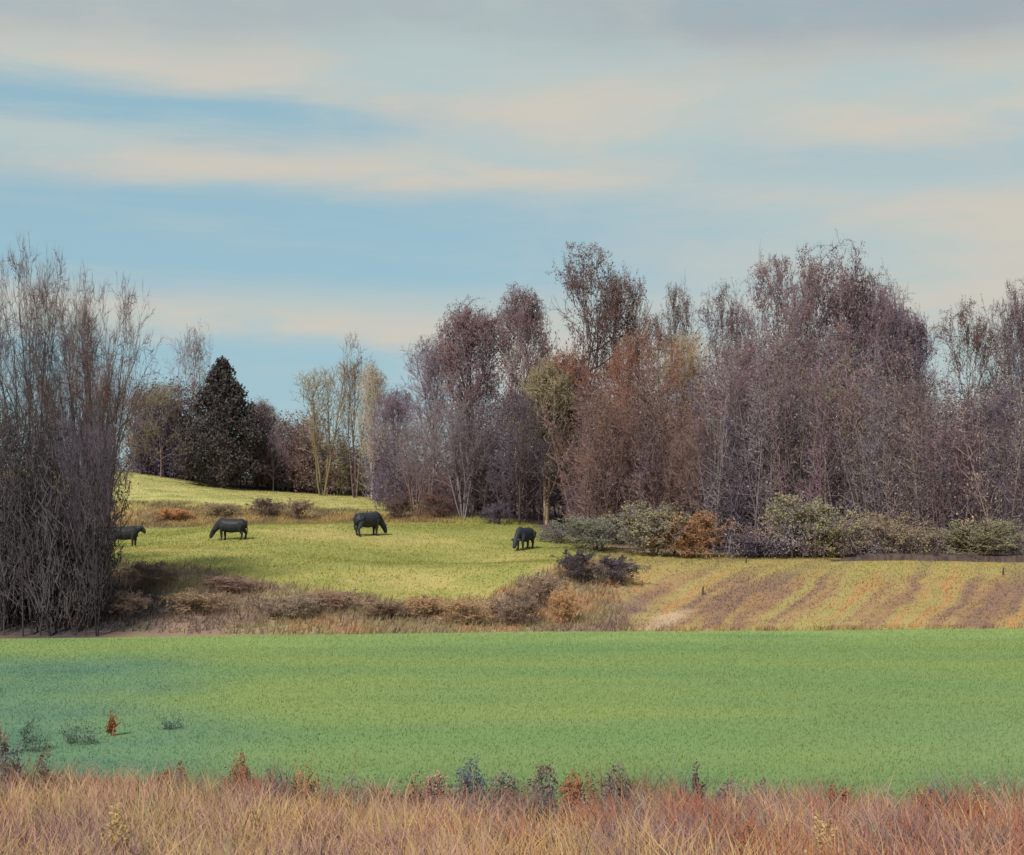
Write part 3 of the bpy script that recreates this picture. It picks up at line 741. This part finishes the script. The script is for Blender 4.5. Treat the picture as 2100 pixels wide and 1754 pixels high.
# ------------------------------------------------------------------ shrubs
def build_shrubs():
    S = [variant('shrub', 1, 0.6, 0.03, 0.0035), variant('shrub', 2, 0.45, 0.03, 0.0035), variant('shrub', 3, 0.3, 0.03, 0.004)]
    wg = 'shrubs along the front of the wood'; sg = 'shrubs on the scrub bank below the pasture'
    L = [
     (1345, 1015, 120, 84, S[0], tan, greyb, yolive, 'yellow green shrub at the edge of the wood, left of the orange one', wg),
     (1405, 1035, 120, 83, S[0], orange, orange, orange, 'orange brown shrub beside the yellow green one at the edge of the wood', wg),
     (1225, 1040, 130, 87, S[1], greyb, ggreen, ggreen, 'grey green shrub right of the rightmost cow', wg),
     (1140, 1060, 70, 92, S[2], dusk, greyb, ggreen, 'small dim grey shrub directly behind the rightmost cow', wg),
     (1640, 1000, 140, 85, S[0], olive, greyb, yolive, 'large yellow olive shrub in front of the right wood', wg),
     (1705, 1045, 100, 83.5, S[1], olive, greyb, lin(146, 140, 98, TK), 'small pale yellowish shrub at the right foot of the large olive one', wg),
     (1810, 1035, 120, 84, S[2], tan, lin(128, 114, 98, TK), lin(136, 120, 100, TK), 'tan brown shrub right of the yellow olive shrubs', wg),
     (2010, 1050, 150, 83, S[2], olive, lin(122, 116, 98, TK), lin(130, 126, 100, TK), 'dull olive shrub near the right edge in front of the wood', wg),
     (1545, 1080, 120, 84, S[2], dusk, dusk, dusk, 'low purple grey shrub between the orange and the yellow olive shrubs', wg),
     (1185, 1140, 100, 68, S[2], darkb, darkb, dusk, 'dark purple shrub at the foot of the pasture where the striped slope begins', sg),
     (1262, 1152, 100, 69, S[2], darkb, dusk, darkb, 'dark ragged shrub right of the dark purple one, above the striped slope', sg),
     (1110, 1190, 110, 63, S[1], brown, brown, tan, 'brown shrub with pale tips left of the dark purple shrub', sg),
     (1060, 1225, 120, 60, S[2], dusk, dusk, darkb, 'dusky low shrub above the field edge below the brown tipped one', sg),
     (1150, 1225, 80, 60, S[0], orange, orange, lin(190, 140, 96, TK), 'pale orange shrub at the field edge right of centre', sg),
     (960, 1240, 120, 60, S[1], brown, tan, lin(168, 130, 92, TK), 'tan low shrub at the field edge below the pasture tongue', sg),
     (790, 1245, 140, 61, S[2], umber, umber, umber, 'umber brown shrub at the middle of the scrub bank', sg),
     (690, 1225, 130, 62, S[1], brown, plum, rust, 'reddish purple shrub on the upper middle of the scrub bank', sg),
     (600, 1235, 150, 60, S[1], greyb, greyb, ggreen, 'grey green mound shaped shrub on the scrub bank', sg),
     (470, 1195, 130, 64, S[2], umber, plum, plum, 'plum brown shrub high on the scrub bank below the second cow', sg),
     (400, 1225, 140, 60, S[1], brown, brown, tan, 'brown shrub low on the scrub bank left of the grey green mound', sg),
     (310, 1165, 120, 64, S[2], dusk, greyb, dusk, 'grey purple shrub beside the left clump of trees', sg),
     (265, 1225, 90, 59, S[2], dusk, dusk, brown, 'dusky shrub at the right foot of the left clump', sg),
     (880, 1235, 110, 61.5, S[0], tan, tan, lin(176, 136, 98, TK), 'straw coloured shrub between the umber brown and the tan ones', sg),
     (545, 1030, 80, 105, S[2], umber, umber, brown, 'dark brown bush behind the crest between second and third cow', 'bushes behind the pasture crest'),
     (610, 1032, 70, 104, S[1], brown, brown, tan, 'brown bush behind the crest just left of the third cow', 'bushes behind the pasture crest'),
     (450, 1040, 90, 105, S[1], tan, tan, tan, 'straw brown bush behind the crest above the second cow', 'bushes behind the pasture crest'),
     (350, 1052, 90, 103, S[0], orange, orange, lin(186, 138, 98, TK), 'orange brown bush between the first and second cow', 'bushes behind the pasture crest'),
     (820, 1020, 70, 104, S[2], umber, umber, umber, 'dark stemmed bush behind the crest right of the third cow', 'bushes behind the pasture crest'),
     (895, 1020, 80, 103, S[2], umber, umber, rust, 'dark reddish bush behind the crest between third and fourth cow', 'bushes behind the pasture crest'),
     (1020, 1040, 70, 100, S[2], dusk, dusk, dusk, 'dusky bush behind the crest just left of the rightmost cow', 'bushes behind the pasture crest'),
    ]
    for px, top, w, Y, me, b, tw, lf, lab, gr in L:
        bank = gr == sg
        if gr == wg: top += 14
        if bank and 'dark' not in lab:
            b, tw, lf = [tuple(0.55 * p + 0.45 * q for p, q in zip(c, lin(162, 136, 108, TK))) for c in (b, tw, lf)]
        tree('shrub', lab, 'shrub', px, top - (16 if bank else 10 if gr[0] == 'b' else 0), w * (0.95 if bank or gr[0] == 'b' else 1.35), Y, me, b, tw, lf, gr)
build_shrubs()

# ------------------------------------------------------------------ cattle
def loft(m, path, ra, rb, sides=14):
    """elliptic rings along a path in the x z plane; ra in that plane, rb sideways"""
    path = np.asarray(path, float); n = len(path)
    t = np.gradient(path, axis=0); t /= np.linalg.norm(t, axis=1, keepdims=True)
    b = np.array([0, 1.0, 0]); a = np.cross(b[None], t); a /= np.linalg.norm(a, axis=1, keepdims=True)
    ang = np.arange(sides) * 2 * math.pi / sides
    v = path[:, None] + np.asarray(ra)[:, None, None] * np.cos(ang)[None, :, None] * a[:, None] + np.asarray(rb)[:, None, None] * np.sin(ang)[None, :, None] * b
    i = np.arange(n - 1)[:, None] * sides; j = np.arange(sides)[None]; k = (j + 1) % sides
    f = np.stack([np.stack([i + j, i + k, i + sides + k], -1), np.stack([i + j, i + sides + k, i + sides + j], -1)], 2).reshape(-1, 3)
    v = np.vstack([v.reshape(-1, 3), path[0], path[-1]]); e = (n - 1) * sides; J = np.arange(sides); Kk = (J + 1) % sides
    f = np.vstack([f, np.stack([Kk, J, np.full(sides, len(v) - 2)], -1), np.stack([e + J, e + Kk, np.full(sides, len(v) - 1)], -1)])
    m.add(v, f)

def cow_mesh(name, grazing):
    m = MB()
    loft(m, [(-.97, 0, 1.08), (-.90, 0, 1.02), (-.70, 0, .97), (-.35, 0, .90), (.05, 0, .88), (.40, 0, .91), (.68, 0, .97), (.86, 0, 1.0)],
         [.12, .29, .36, .41, .43, .42, .39, .27], [.13, .28, .33, .38, .39, .35, .30, .21])
    if grazing:
        neck = [(.58, 0, 1.06), (.84, 0, 1.0), (1.06, 0, .84), (1.22, 0, .66), (1.33, 0, .53), (1.42, 0, .38), (1.49, 0, .23), (1.52, 0, .15)]
    else:
        neck = [(.50, 0, 1.02), (.72, 0, 1.06), (.90, 0, 1.12), (1.04, 0, 1.18), (1.16, 0, 1.15), (1.27, 0, 1.06), (1.36, 0, .96), (1.40, 0, .90)]
    loft(m, neck, [.36, .30, .23, .185, .185, .15, .12, .085], [.25, .21, .16, .15, .165, .135, .12, .085])
    loft(m, [(.55, 0, .72), (.75, 0, .70), (.90, 0, .80)], [.14, .15, .08], [.10, .11, .06])        # brisket
    for s in (-1, 1):
        fx = .60 + (0.10 if s > 0 else -0.04)
        m.tube([(.62, s * .20, .90), (fx, s * .21, .62), (fx, s * .20, .38), (fx - .02, s * .20, .14), (fx + .02, s * .20, .05), (fx + .03, s * .20, 0.0)], [.18, .125, .085, .062, .075, .085], 10, foot=True)
        hx = -.78 + (0.12 if s > 0 else -0.05)
        m.tube([(-.74, s * .18, 1.0), (-.64, s * .23, .78), (hx + .02, s * .22, .56), (hx - .10, s * .21, .42), (hx - .05, s * .21, .14), (hx, s * .21, .05), (hx + .02, s * .21, 0.0)], [.28, .22, .13, .085, .064, .075, .085], 10, foot=True)
        h = np.array(neck[4])
        m.tube([h + [-.02, s * .10, .04], h + [-.08, s * .24, .05 if not grazing else .10], h + [-.10, s * .36, .0 if not grazing else .06]], [.05, .075, .02], 8, foot=True)       # ear
    m.tube([(-.96, 0, 1.22), (-1.05, 0, 1.08), (-1.07, .02, .80), (-1.06, .03, .55), (-1.05, .03, .38)], [.05, .045, .035, .05, .03], 8, foot=True)
    me = m.mesh(name + '_base'); o = bpy.data.objects.new(name + '_base', me); COL.objects.link(o)
    r = o.modifiers.new('r', 'REMESH'); r.mode = 'VOXEL'; r.voxel_size = 0.024
    s = o.modifiers.new('s', 'SMOOTH'); s.factor = 0.5; s.iterations = 4
    dg = bpy.context.evaluated_depsgraph_get()
    out = bpy.data.meshes.new_from_object(o.evaluated_get(dg)); out.name = name
    bpy.data.objects.remove(o)
    out.polygons.foreach_set('use_smooth', np.ones(len(out.polygons), bool)); out.materials.clear(); out.materials.append(M_COAT)
    return out

def build_cattle():
    gz, al = cow_mesh('grazing_cow', True), cow_mesh('standing_cow', False)
    def place(name, me, px, Y, rz, k, label, c):
        x, y, z = ground(px, Y)
        t = empty(name, (x, y, z - 0.02), rz); tag(t, label, 'cow', 'black cattle on the pasture')
        b = link('body', me, None, t); b.scale = (0.9 * k, k, 1.02 * k); b.color = (*c, 1)
        mz = MB(); head = np.array([1.51, 0, .165]) if me is gz else np.array([1.385, 0, .92])
        d = np.array([0.01, 0, -0.05]) if me is gz else np.array([0.05, 0, -0.02])
        mz.tube([head - d, head, head + d * 0.6], [.085, .10, .06], 10, foot=True)
        o = link('muzzle', mz.mesh('muzzle', True), M_COAT, t); o.scale = (0.9 * k, k, 1.02 * k); o.color = (*lin(50, 48, 52, 0.7), 1)
        for s in (-1, 1):
            h = MB(); hx = (-.78 + (0.12 if s > 0 else -0.05) + .02); fx = .63 + (0.10 if s > 0 else -0.04)
            for xx, yy in ((hx, s * .21), (fx, s * .20)):
                q = MB(); q.tube([(xx, yy, 0.0), (xx + .01, yy, .05), (xx, yy, .085)], [.092, .084, .078], 9, foot=True)
                o = link('hoof', q.mesh('hoof', True), M_WOOD, t); o.scale = (0.9 * k, k, 1.02 * k); o.color = (*lin(52, 48, 48), 1)
    black = lin(40, 41, 46, 1.0)
    place('cow', al, 256, 84, math.radians(8), 0.94, 'black cow with raised head half hidden by the left trees', black)
    place('cow', gz, 476, 85, math.radians(176), 0.97, 'black cow grazing with its head to the left, second from the left', black)
    place('cow', gz, 754, 88.5, math.radians(46), 1.1, 'black cow grazing towards the right near the top of the crest', lin(44, 47, 54, 1.0))
    place('cow', gz, 1076, 87, math.radians(-118), 1.02, 'black cow seen almost end on in front of the wood, rightmost of the herd', lin(44, 47, 56, 1.0))
build_cattle()

# ------------------------------------------------------------------ stakes on the striped slope, fallen limb
def build_small():
    for px, Y, h, lab in ((1441, 68.5, 0.40, 'short dark stake low on the striped slope'), (1530, 79.5, 0.34, 'short dark stake near the top of the slope by the wood'), (2057, 75.0, 0.42, 'short dark stake near the right edge of the slope')):
        x, y, z = ground(px, Y); t = tag(empty('stake', (x, y, z)), lab, 'stake', 'stakes on the striped slope')
        p = MB(); p.tube([(0, 0, -0.1), (0.01, 0, h * 0.6), (0.03, 0.01, h)], [0.05, 0.046, 0.04], 7)
        o = link('post', p.mesh('post'), M_WOOD, t); o.color = (*lin(70, 62, 58), 1)
        q = MB(); q.tube([(0.03, 0.01, h - 0.005), (0.032, 0.011, h + 0.03)], [0.042, 0.03], 7)
        o = link('cap', q.mesh('cap'), M_WOOD, t); o.color = (*lin(110, 100, 92), 1)
build_small()

# ------------------------------------------------------------------ the weedy foreground
WK = 0.95
W_TAN, W_OCH, W_RUS = lin(178, 146, 118, WK), lin(182, 146, 104, WK), lin(158, 102, 80, WK)
W_PNK, W_MAU, W_PUR = lin(178, 138, 124, WK), lin(150, 120, 118, WK), lin(122, 94, 96, WK)
W_YEL, W_GRY, W_BLU, W_GRN = lin(186, 160, 112, WK), lin(140, 134, 126, WK), lin(98, 104, 110, WK), lin(142, 150, 92, WK)
W_BRN = lin(128, 94, 74, WK)

def build_weeds():
    g = np.random.default_rng(77)
    P, Hh, Ww, Cc = [], [], [], []
    n = 1650
    y = np.sqrt(g.uniform(8.0 ** 2, 25 ** 2, n)); x = g.uniform(-1, 1, n) * (0.39 * y + 1.0)
    k = y < bank_edge(x); x, y = x[k], y[k]
    for cx, cy in zip(x, y):
        u = cx / (0.37 * cy); e = (bank_edge(cx) - cy)
        if e < 1.6: cols, pr = [W_BRN, W_GRY, W_BLU, W_TAN, W_RUS, W_GRN, W_PUR], [.22, .16, .16 if u > -0.2 else .05, .10, .2, .08, .18]
        elif u < -0.35: cols, pr = [W_TAN, W_OCH, W_PNK, W_MAU, W_PUR, W_YEL, W_GRN], [.2, .2, .18, .14, .1, .12, .06]
        elif u < 0.15: cols, pr = [W_TAN, W_OCH, W_PNK, W_MAU, W_RUS, W_YEL], [.28, .22, .22, .14, .08, .06]
        else: cols, pr = [W_RUS, W_TAN, W_OCH, W_PNK, W_MAU, W_PUR, W_GRY, W_YEL], [.28, .10, .14, .12, .12, .12, .08, .06]
        pr = np.array(pr); cum = np.cumsum(pr / pr.sum()); rk = smooth(N3(cx * 2.6 + 9, cy * 0.8, 2), 0.22, 0.78) if g.random() < 0.7 else g.random()
        c = np.array(cols[min(int(np.searchsorted(cum, (rk * 2.0) % 1.0)), len(cols) - 1)])
        m = int(g.uniform(40, 95)); r = g.uniform(0.12, 0.34)
        px_ = cx + g.normal(0, r, m); py_ = cy + g.normal(0, r, m)
        h = g.uniform(0.35, 0.75) * g.uniform(0.5, 1.2, m) * (0.8 if abs(u + 0.1) < 0.28 else 1.0)
        if e < 1.4: h = h * g.uniform(0.7, 1.3)
        P.append(np.stack([px_, py_, np.zeros(m)], 1)); Hh.append(h); Ww.append(g.uniform(0.008, 0.022, m))
        Cc.append(c[None] * g.uniform(0.82, 1.2, (m, 1)))
    P = np.vstack(P); P[:, 2] = height(P[:, 0], P[:, 1]) - 0.02
    blades('dead_grass', 'matted tan, ochre and russet dead grass covering the near bank', P, np.concatenate(Hh), np.concatenate(Ww), np.vstack(Cc), g, lean=0.36, wind=(-0.08, 0.0), mat=M_STRAW, seg=2)
build_weeds()

def build_forbs():
    g = np.random.default_rng(78); m = MB()
    cols = [W_BRN, W_GRY, W_BLU, W_RUS, W_PUR, W_MAU, lin(120, 118, 88, WK)]
    for i in range(260):
        x0 = g.uniform(-10.5, 9.5); y0 = float(bank_edge(x0)) - g.uniform(-0.5, 1.5); z0 = float(height(x0, y0))
        c = np.array(cols[int(np.clip(N1(x0 * 0.9, y0 * 0.3, 2) * 1.6 - 0.3, 0, 0.999) * len(cols))]) * g.uniform(0.7, 1.1)
        k = int(g.uniform(10, 26)); H = g.uniform(0.3, 0.72); r = g.uniform(0.08, 0.26)
        b = np.array([x0, y0, z0 - 0.03]) + np.concatenate([g.normal(0, r * 0.4, (k, 2)), np.zeros((k, 1))], 1)
        d = np.concatenate([g.normal(0, r / H, (k, 2)), np.ones((k, 1))], 1); L = H * g.uniform(0.5, 1.1, k)
        m.cones(b, d, L, 0.006, c)
        q = 3 * k; j = g.integers(0, k, q); t = g.uniform(0.35, 1.0, (q, 1))
        m.leaves(b[j] + d[j] * L[j, None] * t + g.normal(0, 0.015, (q, 3)), 0.045, g, c * g.uniform(0.85, 1.25, (q, 1)), up=0.7)
    tag(link('dry_forbs', m.mesh('dry_forbs'), M_STUFF), 'ragged grey, purple and russet dry forbs fringing the near bank', 'weeds', kind='stuff')
build_forbs()

def weed(name, label, kind, px, top, wpx, Y, c1, c2, seed, group):
    g = np.random.default_rng(seed)
    x, y, z = ground(px, Y); H = max(0.25, EYE - (top - HY) * Y / F_PX - z); R = wpx * Y / F_PX / 2
    t = tag(empty(name, (x, y, z)), label, 'weed', group)
    st, hd, lf = MB(), MB(), MB()
    if kind == 'dock':                      # few stalks, thick seed heads
        ns = 4
        for s in range(ns):
            h = H * (1 - 0.16 * s); d = np.array([g.normal(0.05, 0.17), g.normal(0, 0.15), 1]) ; b = np.array([g.normal(0, 0.03), g.normal(0, 0.03), -0.03])
            pts = b + d * np.linspace(0, h, 5)[:, None] + np.linspace(0, 1, 5)[:, None] ** 2 * np.array([0.05, 0, 0]) * h
            st.tube(pts, np.linspace(0.012, 0.005, 5), 5)
            k = 130; tt = g.uniform(0.42, 1.0, k); Pn = b + d * (h * tt)[:, None] + tt[:, None] ** 2 * np.array([0.05, 0, 0]) * h
            rr = (R * 0.33) * np.sin(np.clip((tt - 0.38) / 0.66, 0, 1) * math.pi) ** 0.7 * g.random(k) ** 0.5; a = g.uniform(0, 6.28, k)
            hd.leaves(Pn + np.stack([rr * np.cos(a), rr * np.sin(a), g.normal(0, 0.02, k)], 1), 0.034, g, up=0.8)
        for s in range(7): 
            a = g.uniform(0, 6.28); lf.leaves(np.array([[0, 0, 0.05 + 0.03 * s]]), 0.22, g, up=0.5)
    else:                                   # clump: many stems with leaves all along
        ns = int(16 + 60 * R)
        for s in range(ns):
            a = g.uniform(0, 6.28); rr = R * math.sqrt(g.random()); h = H * (g.uniform(0.25, 1.0) if Y > 30 else g.uniform(0.55, 1.0)) * (1.05 - 0.45 * (rr / R) ** 2)
            b = np.array([0.5 * rr * math.cos(a), 0.5 * rr * math.sin(a), -0.03]); e = np.array([rr * math.cos(a), rr * math.sin(a), h])
            mid = (b + e) / 2 + g.normal(0, 0.03, 3) + [0, 0, 0.06 * h]
            st.tube([b, mid, e], [0.007, 0.005, 0.0025], 4)
            k = 6 if Y > 30 else 14; tt = g.uniform(0.25, 1, k)[:, None]
            lf.leaves(b * (1 - tt) + e * tt + g.normal(0, 0.025, (k, 3)), 0.05, g, up=0.9)
            q = 5 if Y > 30 else 14; hd.leaves(e + g.normal(0, 0.03, (q, 3)) * [1, 1, 1.8], 0.04, g, up=0.8)
    for nm, m, mt, c in (('stem', st, M_BARK, c1), ('leaves', lf, M_LEAF, c1), ('seed_head', hd, M_LEAF, c2)):
        o = link(nm, m.mesh(nm), mt, t); o.color = (*c, 1)
        o['kind'] = 'stuff'

def build_weed_plants():
    fg, eg = 'weeds standing in the green field', 'taller weeds along the edge of the near bank'
    dk = lin(108, 128, 112, WK); teal = lin(116, 144, 126, WK)
    L = [
     ('dock', 228, 1452, 40, 34, W_RUS, lin(146, 104, 70, WK), 'russet seed stalk standing alone at the left of the green field', fg),
     ('clump', 352, 1466, 56, 35, dk, teal, 'small dark green weed clump right of the russet stalk in the field', fg),
     ('clump', 165, 1478, 90, 33, dk, W_BLU, 'dark straggling weed clump left of the russet stalk in the field', fg),
     ('clump', 70, 1488, 70, 32, dk, dk, 'dark weed clump near the left edge of the field', fg),
     ('dock', 6, 1462, 40, 31.5, W_BRN, W_PNK, 'pinkish seed stalk at the very left edge of the field', fg),
     ('dock', 48, 1470, 26, 33, dk, dk, 'thin dark stalk rising above the leftmost field weeds', fg),
     ('clump', 15, 1530, 80, 23, W_PUR, W_BLU, 'dark purple weed clump in the left corner of the bank', eg),
     ('dock', 88, 1540, 50, 24, dk, W_PUR, 'dark upright weed next to the left corner clump', eg),
     ('clump', 352, 1570, 60, 23, W_BRN, W_RUS, 'left of two rust brown tufts at the edge of the near bank', eg),
     ('clump', 492, 1566, 70, 23, W_BRN, W_RUS, 'right of two rust brown tufts at the edge of the near bank', eg),
     ('clump', 625, 1596, 60, 22.6, W_GRN, W_OCH, 'ochre green tuft right of the rust brown tufts', eg),
     ('clump', 965, 1560, 66, 22, W_BLU, lin(96, 104, 118, WK), 'blue grey bushy weed in the middle of the bank edge', eg),
     ('clump', 895, 1586, 56, 22, W_BLU, W_PNK, 'grey weed with pinkish tips left of the blue grey bushy one', eg),
     ('clump', 1035, 1588, 60, 21.8, teal, W_GRY, 'teal grey weed just right of the blue grey bushy one', eg),
     ('clump', 1115, 1572, 56, 21.8, W_GRY, W_PUR, 'grey purple topped weed right of the middle', eg),
     ('clump', 1185, 1590, 70, 21.5, W_RUS, W_RUS, 'rust red weed beside the grey purple topped one', eg),
     ('clump', 1262, 1592, 60, 21.4, W_GRY, W_BLU, 'grey blue weed between the rust red weed and the tall dark stalk', eg),
     ('dock', 1426, 1578, 44, 20.8, W_PUR, lin(104, 80, 88, WK), 'tall dark purple seed stalk at the bank edge', eg),
     ('dock', 1556, 1606, 44, 20.4, W_MAU, W_MAU, 'mauve seed stalk right of the tall dark purple one', eg),
     ('clump', 1500, 1618, 70, 20.4, W_GRY, W_MAU, 'low grey mauve weed between the two seed stalks', eg),
     ('clump', 1720, 1634, 90, 19.8, W_BRN, W_RUS, 'brown bushy weed at the right part of the bank edge', eg),
     ('clump', 1905, 1628, 70, 19.4, W_PUR, W_BRN, 'dark weed near the right end of the bank edge', eg),
     ('dock', 1992, 1620, 50, 19.2, W_BRN, W_TAN, 'brown forked seed stalk at the right end of the bank edge', eg),
     ('clump', 1690, 1680, 70, 15, W_OCH, W_YEL, 'pale gold tuft low in the right foreground', eg),
     ('clump', 1530, 1690, 60, 15, W_RUS, W_RUS, 'rust red tuft low in the right foreground, left of the gold one', eg),
     ('clump', 245, 1660, 60, 14.5, W_YEL, W_YEL, 'yellow straw tuft low in the left foreground', eg),
    ]
    for i, (kd, px, top, w, Y, c1, c2, lab, gr) in enumerate(L):
        if gr == eg and Y > 19: top -= 14
        weed('seed_stalk' if kd == 'dock' else 'weed_clump', lab, kd, px, top, w, Y, c1, c2, 300 + i, gr)
build_weed_plants()
